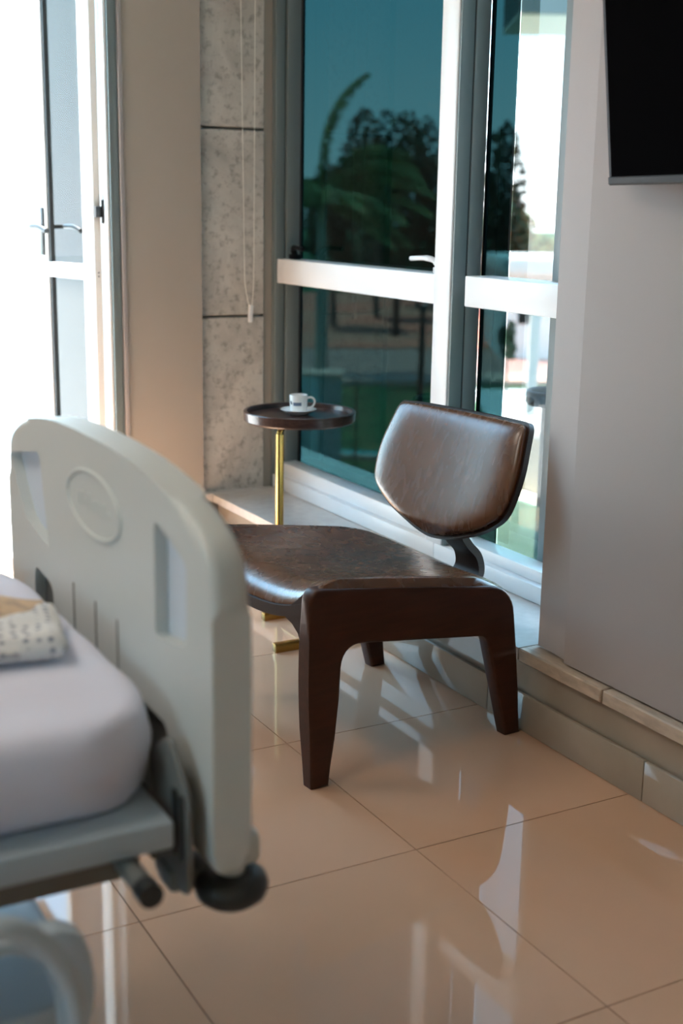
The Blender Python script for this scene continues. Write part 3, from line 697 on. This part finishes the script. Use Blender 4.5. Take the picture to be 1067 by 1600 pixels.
# ================================================================== SIDE TABLE, CUP, SAUCER
TX, TY, TZ = 1.907, 3.740, 0.63
st = empty('side_table', (TX, TY, 0), 0, 'small round side table with dark wooden tray top and brass pole, behind the chair', 'side table')
bm = bmesh.new(); lathe(bm, [(0, -0.038), (0.160, -0.038), (0.178, -0.036), (0.184, -0.030), (0.186, -0.002), (0.184, 0.0), (0.176, 0.0), (0.174, -0.002), (0.171, -0.016), (0, -0.016)], (0, 0, TZ), 72)
obj('tray_top', bm, M['table_wood'], st, True, sharp=30)
PXL, PYL = -0.120, -0.095
bm = bmesh.new(); bx(bm, (PXL-0.011, PYL-0.011, 0.02), (PXL+0.011, PYL+0.011, 0.575), 0.003)
sweep(bm, spline([(PXL, PYL, 0.570), (PXL+0.004, PYL+0.002, 0.585), (PXL+0.012, PYL+0.005, 0.592)], 4), 0.0105, 10)
obj('pole', bm, M['brass'], st, True, sharp=40)
def TB(a, b): return tuple(Vector(a) - Vector((TX, TY, 0))), tuple(Vector(b) - Vector((TX, TY, 0)))
for a, b in (((1.670, 3.508, 0.0005), (2.02, 3.533, 0.026)), ((1.572, 3.222, 0.0005), (1.86, 3.248, 0.027))):
    a, b = TB(a, b); box('base_bar', a, b, M['brass'], st, 0.0015)
tube('base_tube', spline([tuple(Vector(p) - Vector((TX, TY, 0))) for p in ((1.742, 3.520, 0.022), (1.736, 3.505, 0.030), (1.734, 3.470, 0.031), (1.733, 3.300, 0.031), (1.733, 3.262, 0.030), (1.733, 3.240, 0.022))], 5), 0.009, M['brass'], st, 12)
box('pole_plate', (PXL-0.02, 3.534-TY, 0.0005), (PXL+0.02, PYL+0.02, 0.020), M['brass'], st, 0.002)
SX, SY = 1.910, 3.755; SZ = TZ-0.016
bm = bmesh.new(); lathe(bm, [(0, 0.0), (0.030, 0.0), (0.034, 0.003), (0.046, 0.009), (0.0585, 0.0165), (0.060, 0.0185), (0.0585, 0.0195), (0.045, 0.0135), (0.030, 0.0075), (0, 0.0065)], n=56)
sa = obj('saucer', bm, M['china'], None, True, sharp=60); sa.location = (SX, SY, SZ); tag(sa, 'white china saucer under the coffee cup on the tray table', 'saucer')
cp = empty('coffee_cup', (SX, SY, SZ+0.0068), R(-24), 'white straight-sided coffee cup with a small blue printed mark, on the saucer', 'cup')
bm = bmesh.new(); lathe(bm, [(0, 0.001), (0.0255, 0.001), (0.0275, 0.003), (0.0285, 0.010), (0.0305, 0.058), (0.0300, 0.0595), (0.0285, 0.0588), (0.0265, 0.012), (0.024, 0.008), (0, 0.0075)], n=56)
obj('cup_body', bm, M['china'], cp, True, sharp=60)
bm = bmesh.new(); lathe(bm, [(0, 0.042), (0.0281, 0.042)], n=40); obj('coffee', bm, M['coffee'], cp)
hp = spline([(0.0292, 0, 0.048), (0.040, 0, 0.0505), (0.0505, 0, 0.045), (0.0535, 0, 0.034), (0.048, 0, 0.022), (0.0385, 0, 0.016), (0.0286, 0, 0.013)], 6)
tube('handle', hp, 0.0036, M['china'], cp, 10)
# printed mark: a dark flag and a blue bar wrapped on the cup wall (flat print)
def patch(name, a0, a1, z0, z1, m, parent, slant=0.0):
    bm = bmesh.new(); n = 10; prev = None
    for k in range(n+1):
        a = a0+(a1-a0)*k/n; row = []
        for z in (z0, z1):
            r = 0.0285 + (z-0.010)/0.048*0.002 + 0.00015; aa = a + (slant if z == z1 else 0); row.append(bm.verts.new((r*math.cos(aa), r*math.sin(aa), z)))
        if prev: bm.faces.new((prev[0], row[0], row[1], prev[1]))
        prev = row
    return obj(name, bm, m, parent, True)
patch('printed_mark', R(-130), R(-74), 0.0255, 0.0365, M['print'], cp)
patch('printed_mark', R(-153), R(-136), 0.0295, 0.0400, M['print_dark'], cp, R(-7))

# ================================================================== BLIND CORD
bc = empty('blind_cord', (2.0, 4.36, 2.5), 0, 'looped ivory bead chain of a blind hanging before the concrete panels, with a white weight', 'blind cord')
ZW = -1.585
def strand(x_top, x_bot, name='bead_chain'):
    bm = bmesh.new(); n = 330; prev = None
    for k in range(n):
        q = k/(n-1); z = q*ZW; t = max(0, (q-0.93)/0.07)
        x = x_top + (x_bot-x_top)*q*0.55 + (x_bot-x_top)*0.45*t**1.5
        p = Vector((x, 0, z)); r = 0.0026
        vs = [bm.verts.new(p+Vector(d)*r) for d in ((1, 0, 0), (0, 1, 0), (-1, 0, 0), (0, -1, 0), (0, 0, 1), (0, 0, -1))]
        for a, b in ((0, 1), (1, 2), (2, 3), (3, 0)): bm.faces.new((vs[a], vs[b], vs[4])); bm.faces.new((vs[b], vs[a], vs[5]))
        if k % 2 and k < n-1: pass
    sweep(bm, [(x_top + (x_bot-x_top)*q*0.55 + (x_bot-x_top)*0.45*max(0, (q-0.93)/0.07)**1.5, 0, q*ZW) for q in [i/60 for i in range(61)]], 0.0011, 5)
    o = obj(name, bm, M['cord'], bc, True); o['kind'] = 'stuff'; return o
strand(-0.030, 0.011); strand(0.036, 0.020)
bm = bmesh.new(); prism(bm, rounded([(0.0060, ZW-0.052), (0.0210, ZW-0.052), (0.0240, ZW+0.012), (0.0080, ZW+0.014)], 0.005, 4), 'y', -0.007, 0.007, 0.002, 2)
obj('cord_weight', bm, M['white_metal'], bc, True, sharp=40)
box('headrail', (-0.10, -0.03, -0.005), (0.14, 0.03, 0.05), M['frame'], bc, 0.004)

# ================================================================== TELEVISION
tv = empty('television', (1.838, 2.172, 1.345), 0, 'black flat television hung on the greige wall, tilted down', 'television')
ty = R(-13.4); ax = Vector((-math.sin(R(13.4)), -math.cos(R(13.4)), 0))     # along the lower edge, towards the camera
tlt = R(6.5); nrm = Vector((-math.cos(R(13.4)), math.sin(R(13.4)), 0)); upv = (Vector((0, 0, 1))*math.cos(tlt) + nrm*math.sin(tlt)); nr2 = nrm*math.cos(tlt) - Vector((0, 0, 1))*math.sin(tlt)
TM = Matrix(((ax.x, nr2.x, upv.x, 0), (ax.y, nr2.y, upv.y, 0), (ax.z, nr2.z, upv.z, 0), (0, 0, 0, 1)))
box('body', (0, -0.045, 0), (0.97, 0.0, 0.57), M['black'], tv, 0.004, mtx=TM)
box('bezel', (0, -0.0, 0), (0.97, 0.004, 0.012), M['black'], tv, 0.001, mtx=TM)
box('screen', (0.010, -0.001, 0.014), (0.96, 0.002, 0.56), M['screen'], tv, 0, mtx=TM)
bm = bmesh.new(); bx(bm, (XW-1.838-0.012, -0.36, 0.14), (XW-1.838-0.001, -0.16, 0.40), 0.002); bx(bm, (-0.01, -0.30, 0.22), (XW-1.838-0.01, -0.22, 0.30), 0.004)
obj('wall_mount', bm, M['dark'], tv, True, sharp=40)

# ================================================================== HOSPITAL BED
XI, XO = 0.55, 0.600; YC = 1.745
bed = empty('hospital_bed', (0.0, YC, 0), 0, 'adjustable hospital bed with a pale moulded footboard, in the left foreground', 'bed')
def BP(p): return Vector(p) - Vector((0, YC, 0))
half = [(0.448, 0.50), (0.450, 0.66), (0.450, 0.80), (0.446, 0.866), (0.425, 0.903), (0.370, 0.930), (0.290, 0.948), (0.175, 0.962), (0.06, 0.967)]
outline = [(-a, z) for a, z in spline(half, 4)] + [(a, z) for a, z in spline(half, 4)][::-1]
bm = bmesh.new(); prism(bm, outline, 'x', XI, XO, 0.013, 3)
board = obj('footboard', bm, M['bed'], bed, True)
def cutter(polys, x0, x1):
    bm = bmesh.new()
    for pl in polys: prism(bm, pl, 'x', x0, x1)
    me = bpy.data.meshes.new('c'); bmesh.ops.recalc_face_normals(bm, faces=bm.faces); bm.to_mesh(me); bm.free()
    return bpy.data.objects.new('c', me)
pL = rounded([(0.432, 0.868), (0.250, 0.900), (0.212, 0.748), (0.345, 0.770)], [0.02, 0.02, 0.012, 0.03], 5)
pR = rounded([(-0.372, 0.872), (-0.266, 0.905), (-0.264, 0.748), (-0.370, 0.765)], [0.015, 0.015, 0.012, 0.02], 5)
# pockets funnel from a wide rim to a narrower floor
cut = cutter([pL, pR, rounded([(0.30, 0.700), (0.20, 0.690), (0.19, 0.60), (0.31, 0.60)], 0.02, 4), rounded([(-0.30, 0.640), (-0.18, 0.640), (-0.19, 0.52), (-0.31, 0.52)], 0.02, 4)], XI-0.02, XI+0.020)
cut.location = (0, YC, 0); C.objects.link(cut); bpy.context.view_layer.update(); md = board.modifiers.new('b', 'BOOLEAN'); md.object = cut; md.operation = 'DIFFERENCE'; md.solver = 'EXACT'
dg = bpy.context.evaluated_depsgraph_get(); me = bpy.data.meshes.new_from_object(board.evaluated_get(dg))
board.modifiers.clear(); board.data = me; bpy.data.objects.remove(cut)
for p in me.polygons: p.use_smooth = True
me.set_sharp_from_angle(angle=R(35))
for pl in (pL, pR):
    c = (sum(p[0] for p in pl)/len(pl), sum(p[1] for p in pl)/len(pl)); q = [(c[0]+(p[0]-c[0])*0.99, c[1]+(p[1]-c[1])*0.99) for p in pl]
    bm = bmesh.new(); prism(bm, q, 'x', XI+0.0175, XI+0.0202); obj('handle_recess', bm, M['bed_edge'], board, label='pale blue sunken handhold')
for pl in ([(0.298, 0.698), (0.202, 0.688), (0.192, 0.602), (0.308, 0.602)], [(-0.298, 0.638), (-0.182, 0.638), (-0.192, 0.522), (-0.308, 0.522)]):
    bm = bmesh.new(); prism(bm, pl, 'x', XI+0.0165, XI+0.0202); obj('slot_back', bm, M['bed_grey'], board)
# raised rim line and emblem
el = [(XI-0.0005, -0.022+0.118*math.cos(a), 0.870 + 0.046*math.sin(a)) for a in [2*math.pi*k/48 for k in range(49)]]
bm = bmesh.new(); sweep(bm, el, 0.0035, 8, False); obj('emblem_ring', bm, M['bed'], board, True)
# worn illegible relief inside the ring
bm = bmesh.new()
for k in range(9):
    y = -0.022 + (k-4)*0.0165; h = 0.010 + 0.005*((k*7) % 3)
    bx(bm, (XI-0.0012, y-0.004, 0.868-h/2), (XI+0.001, y+0.004, 0.868+h/2+0.006*((k*5) % 2)), 0.0006, 1)
obj('emblem_relief', bm, M['bed'], board, True, sharp=40)
for y in (0.085, -0.02, -0.115):
    box('groove_rib', (XI-0.0012, y-0.0015, 0.60), (XI+0.001, y+0.0015, 0.726), M['bed_grey'], board)
# bumper roller below the near corner, bracket plates
bm = bmesh.new(); lathe(bm, [(0, -0.026), (0.030, -0.025), (0.041, -0.014), (0.0445, 0.0), (0.041, 0.014), (0.030, 0.022), (0, 0.023)], n=36)
for s, nm in ((-1, 'bumper_wheel'), (1, 'bumper_wheel')):
    if s > 0:
        bm = bmesh.new(); lathe(bm, [(0, -0.026), (0.030, -0.025), (0.041, -0.014), (0.0445, 0.0), (0.041, 0.014), (0.030, 0.022), (0, 0.023)], n=36)
    o = obj(nm, bm, M['rubber'], bed, True, sharp=60); o.location = (0.588, s*0.415, 0.463); o.scale = (1.06, 1.06, 0.85)
    bm = bmesh.new(); lathe(bm, [(0, 0.02), (0.016, 0.02), (0.018, 0.06), (0.014, 0.075), (0, 0.078)], n=20); o2 = obj('bumper_pin', bm, M['bed'], o, True, sharp=50)
    o3 = box('corner_post', (0.575, s*0.405-0.02 , 0.485), (0.628, s*0.405+0.02, 0.53), M['bed'], bed, 0.012)
for s in (-1, 1):
    y = s*0.375
    bm = bmesh.new(); prism(bm, rounded([(-0.06, 0.47), (0.055, 0.45), (0.06, 0.62), (0.0, 0.66), (-0.06, 0.60)], 0.02, 4), 'x', 0.522, 0.530, 0.002, 1)
    o = obj('bracket_plate', bm, M['bed_grey'], bed, True, sharp=40); o.location = (0, y, 0)
    for d in (-0.024, -0.046):
        box('bracket_slot', (0.517, d-0.006, 0.515), (0.5225, d+0.006, 0.60), M['rubber'], o, 0.002)
    box('bracket_foot', (0.515, y-0.02, 0.455), (0.575, y+0.03, 0.485), M['bed_grey'], bed, 0.008)
box('cross_beam', (0.515, -0.33, 0.47), (0.547, 0.33, 0.53), M['bed_grey'], bed, 0.005)
# platform, frame, base
bm = bmesh.new(); bx(bm, (-1.60, -0.425, 0.535), (0.510, 0.425, 0.571), 0.004)
obj('platform', bm, M['bed_metal'], bed, True, sharp=40)
for s in (-1, 1):
    box('side_beam', (-1.55, s*0.30-0.03, 0.455), (0.50, s*0.30+0.03, 0.534), M['bed_grey'], bed, 0.004)
tube('foot_pipe', [(0.452, -0.28, 0.522), (0.455, -0.475, 0.520)], 0.0135, M['bed_grey'], bed, 18)
tube('pipe_cap', [(0.455, -0.470, 0.520), (0.4553, -0.492, 0.520)], 0.0150, M['rubber'], bed, 18)
box('base_beam', (0.25, -0.36, 0.10), (0.33, 0.36, 0.16), M['bed_grey'], bed, 0.006)
box('base_beam', (-1.35, -0.36, 0.10), (-1.27, 0.36, 0.16), M['bed_grey'], bed, 0.006)
for s in (-1, 1): box('base_rail', (-1.30, s*0.28-0.03, 0.16), (0.30, s*0.28+0.03, 0.22), M['bed_metal'], bed, 0.005)
for x in (0.0, -1.0):
    box('lift_column', (x-0.08, -0.10, 0.16), (x+0.08, 0.10, 0.53), M['bed_metal'], bed, 0.01)
for x in (0.29, -1.31):
    for s in (-1, 1):
        bm = bmesh.new(); sweep(bm, [(x, s*0.34-0.016, 0.052), (x, s*0.34+0.016, 0.052)], 0.0515, 24)
        c = obj('castor', bm, M['rubber'], bed, True, sharp=40)
        box('castor_fork', (x-0.03, s*0.34-0.025, 0.05), (x+0.03, s*0.34+0.025, 0.112), M['bed_grey'], c, 0.006)
# folded-down side rail with its looped grip, near side
y = -0.60
loop = spline([(-0.12, y, 0.545), (-0.02, y, 0.595), (0.10, y, 0.612), (0.19, y, 0.608), (0.255, y, 0.595), (0.278, y, 0.585), (0.300, y, 0.563), (0.318, y, 0.532), (0.329, y, 0.495), (0.329, y, 0.460), (0.305, y, 0.405), (0.20, y, 0.350), (0.0, y, 0.34), (-0.15, y, 0.40), (-0.16, y, 0.50), (-0.12, y, 0.545)], 8)
bm = bmesh.new(); sweep(bm, loop, 0.0125, 14, False); obj('side_rail_loop', bm, M['bed_metal'], bed, True)
cov = [(0.02, 0.534), (0.334, 0.534), (0.345, 0.530), (0.362, 0.520), (0.372, 0.483), (0.372, 0.428), (0.360, 0.390), (0.335, 0.385), (0.335, 0.445), (0.318, 0.500), (0.285, 0.520), (0.10, 0.522), (0.02, 0.515)]
bm = bmesh.new(); prism(bm, rounded(cov, 0.012, 4), 'y', -0.535, -0.505, 0.004, 2); obj('rail_cover', bm, M['bed_metal'], bed, True, sharp=40)
for x in (0.05, 0.22): box('rail_bracket', (x-0.02, -0.530, 0.50), (x+0.02, -0.424, 0.536), M['bed_grey'], bed, 0.004)
bm = bmesh.new(); prism(bm, rounded([(-1.2, -0.25), (0.42, -0.25), (0.46, -0.18), (0.46, 0.18), (0.42, 0.25), (-1.2, 0.25)], 0.05, 5), 'z', 0.205, 0.245, 0.012, 3); obj('base_cover', bm, M['bed_metal'], bed, True, sharp=40)
for x in (0.16, -0.05):
    tube('rail_link', [(x, -0.33, 0.47), (x, -0.60, 0.345 if x > 0 else 0.355)], 0.011, M['bed_grey'], bed, 12)

# mattress with its sheet
mt = empty('mattress', (0.0, YC, 0.571), 0, 'thin mattress in a lilac white sheet lying on the hospital bed', 'mattress')
bm = bmesh.new()
def matt(u, v, top):
    a = -math.cos(math.pi*u)*0.5 + (u*2-1)*0.5; b = -math.cos(math.pi*v)*0.6 + (v*2-1)*0.4
    hy, r = 0.400, 0.15; q = max(0, abs(b)*hy-(hy-r))/r
    hx = 1.078 - r*0.9*(1-math.sqrt(max(0, 1-q*q)))
    x = -0.54 + a*hx; yv = b*hy
    ex = max(0, abs(a)-0.965)/0.035; ey = max(0, abs(b)-0.84)/0.16
    k = min(1, (ex**2.2+ey**2.2)**(1/1.0)); k = 1-math.sqrt(max(0, 1-k*k))
    hh = 0.120*(1-0.50*k) if top else 0.120*0.50*k*0.98
    wob = (0.0025*math.sin(9*a+3*b)+0.002*math.sin(17*b+5*a))*(1-k)
    return (x, yv, hh + (wob if top else 0.0006))
grid_solid(bm, matt, 90, 40)
bmesh.ops.smooth_vert(bm, verts=bm.verts, factor=0.5, use_axis_x=True, use_axis_y=True, use_axis_z=True)
obj('sheet_cover', bm, M['sheet'], mt, True)

# folded dotted blanket on the mattress
bl = empty('folded_blanket', (0.355, 1.715, 0.6965), R(-12), 'folded pale blanket with dark dots and a tan fold, on the mattress end', 'blanket')
def fold(x0, x1, y0, y1, h, r):
    def f(u, v, top):
        x = x0+(x1-x0)*u; yy = y0+(y1-y0)*v
        d = min(min(u, 1-u)*(x1-x0), min(v, 1-v)*(y1-y0)); k = min(1, d/r); s = math.sqrt(max(0, 1-(1-k)**2))
        wob = 0.003*math.sin(60*x)*math.sin(55*yy) + 0.002*math.sin(31*x+20*yy)
        return (x, yy, h*0.5*(1+s)+wob if top else h*0.5*(1-s))
    return f
bm = bmesh.new(); grid_solid(bm, fold(-0.24, 0.135, -0.115, 0.055, 0.036, 0.018), 44, 26); obj('lower_fold', bm, M['blanket'], bl, True)
bm = bmesh.new()
prof = [(-0.20, 0.0), (0.02, 0.0), (0.075, 0.03), (0.11, 0.10)]
def peak(u, v, top):
    x = -0.22 + 0.335*u; yy = -0.02 + 0.15*v - 0.05*(1-u)*v
    z = 0.034 + 0.030*math.sin(math.pi*min(1, u*0.9+0.1))*math.sin(math.pi*min(1, v*0.9+0.05)) + 0.003*math.sin(40*x+25*yy)
    if v > 0.55: z -= (v-0.55)/0.45*0.055
    z = max(z, 0.010)
    return (x, yy, z if top else max(0.001, z-0.009))
grid_solid(bm, peak, 30, 18); obj('upper_fold', bm, M['tan'], bl, True, label='tan upper fold')

# ================================================================== CEILING LAMPS
def lamp(name, x, y, label):
    o = empty(name, (x, y, 2.70), 0, label, 'ceiling light', 'ceiling lights')
    box('frame', (-0.31, -0.31, -0.035), (0.31, 0.31, -0.0005), M['frame'], o, 0.004)
    box('diffuser', (-0.28, -0.28, -0.038), (0.28, 0.28, -0.034), M['lamp'], o)
    ld = bpy.data.lights.new('lamp_light', 'AREA'); ld.shape = 'SQUARE'; ld.size = 0.55; ld.energy = LAMP_POWER; ld.color = (1.0, 0.90, 0.78)
    l = bpy.data.objects.new('lamp_light', ld); C.objects.link(l); l.parent = o; l.location = (0, 0, -0.042)
lamp('ceiling_light', -0.5, 1.9, 'square warm ceiling panel light above the bed')
lamp('ceiling_light', -0.5, 3.4, 'square warm ceiling panel light between the bed and the balcony door')
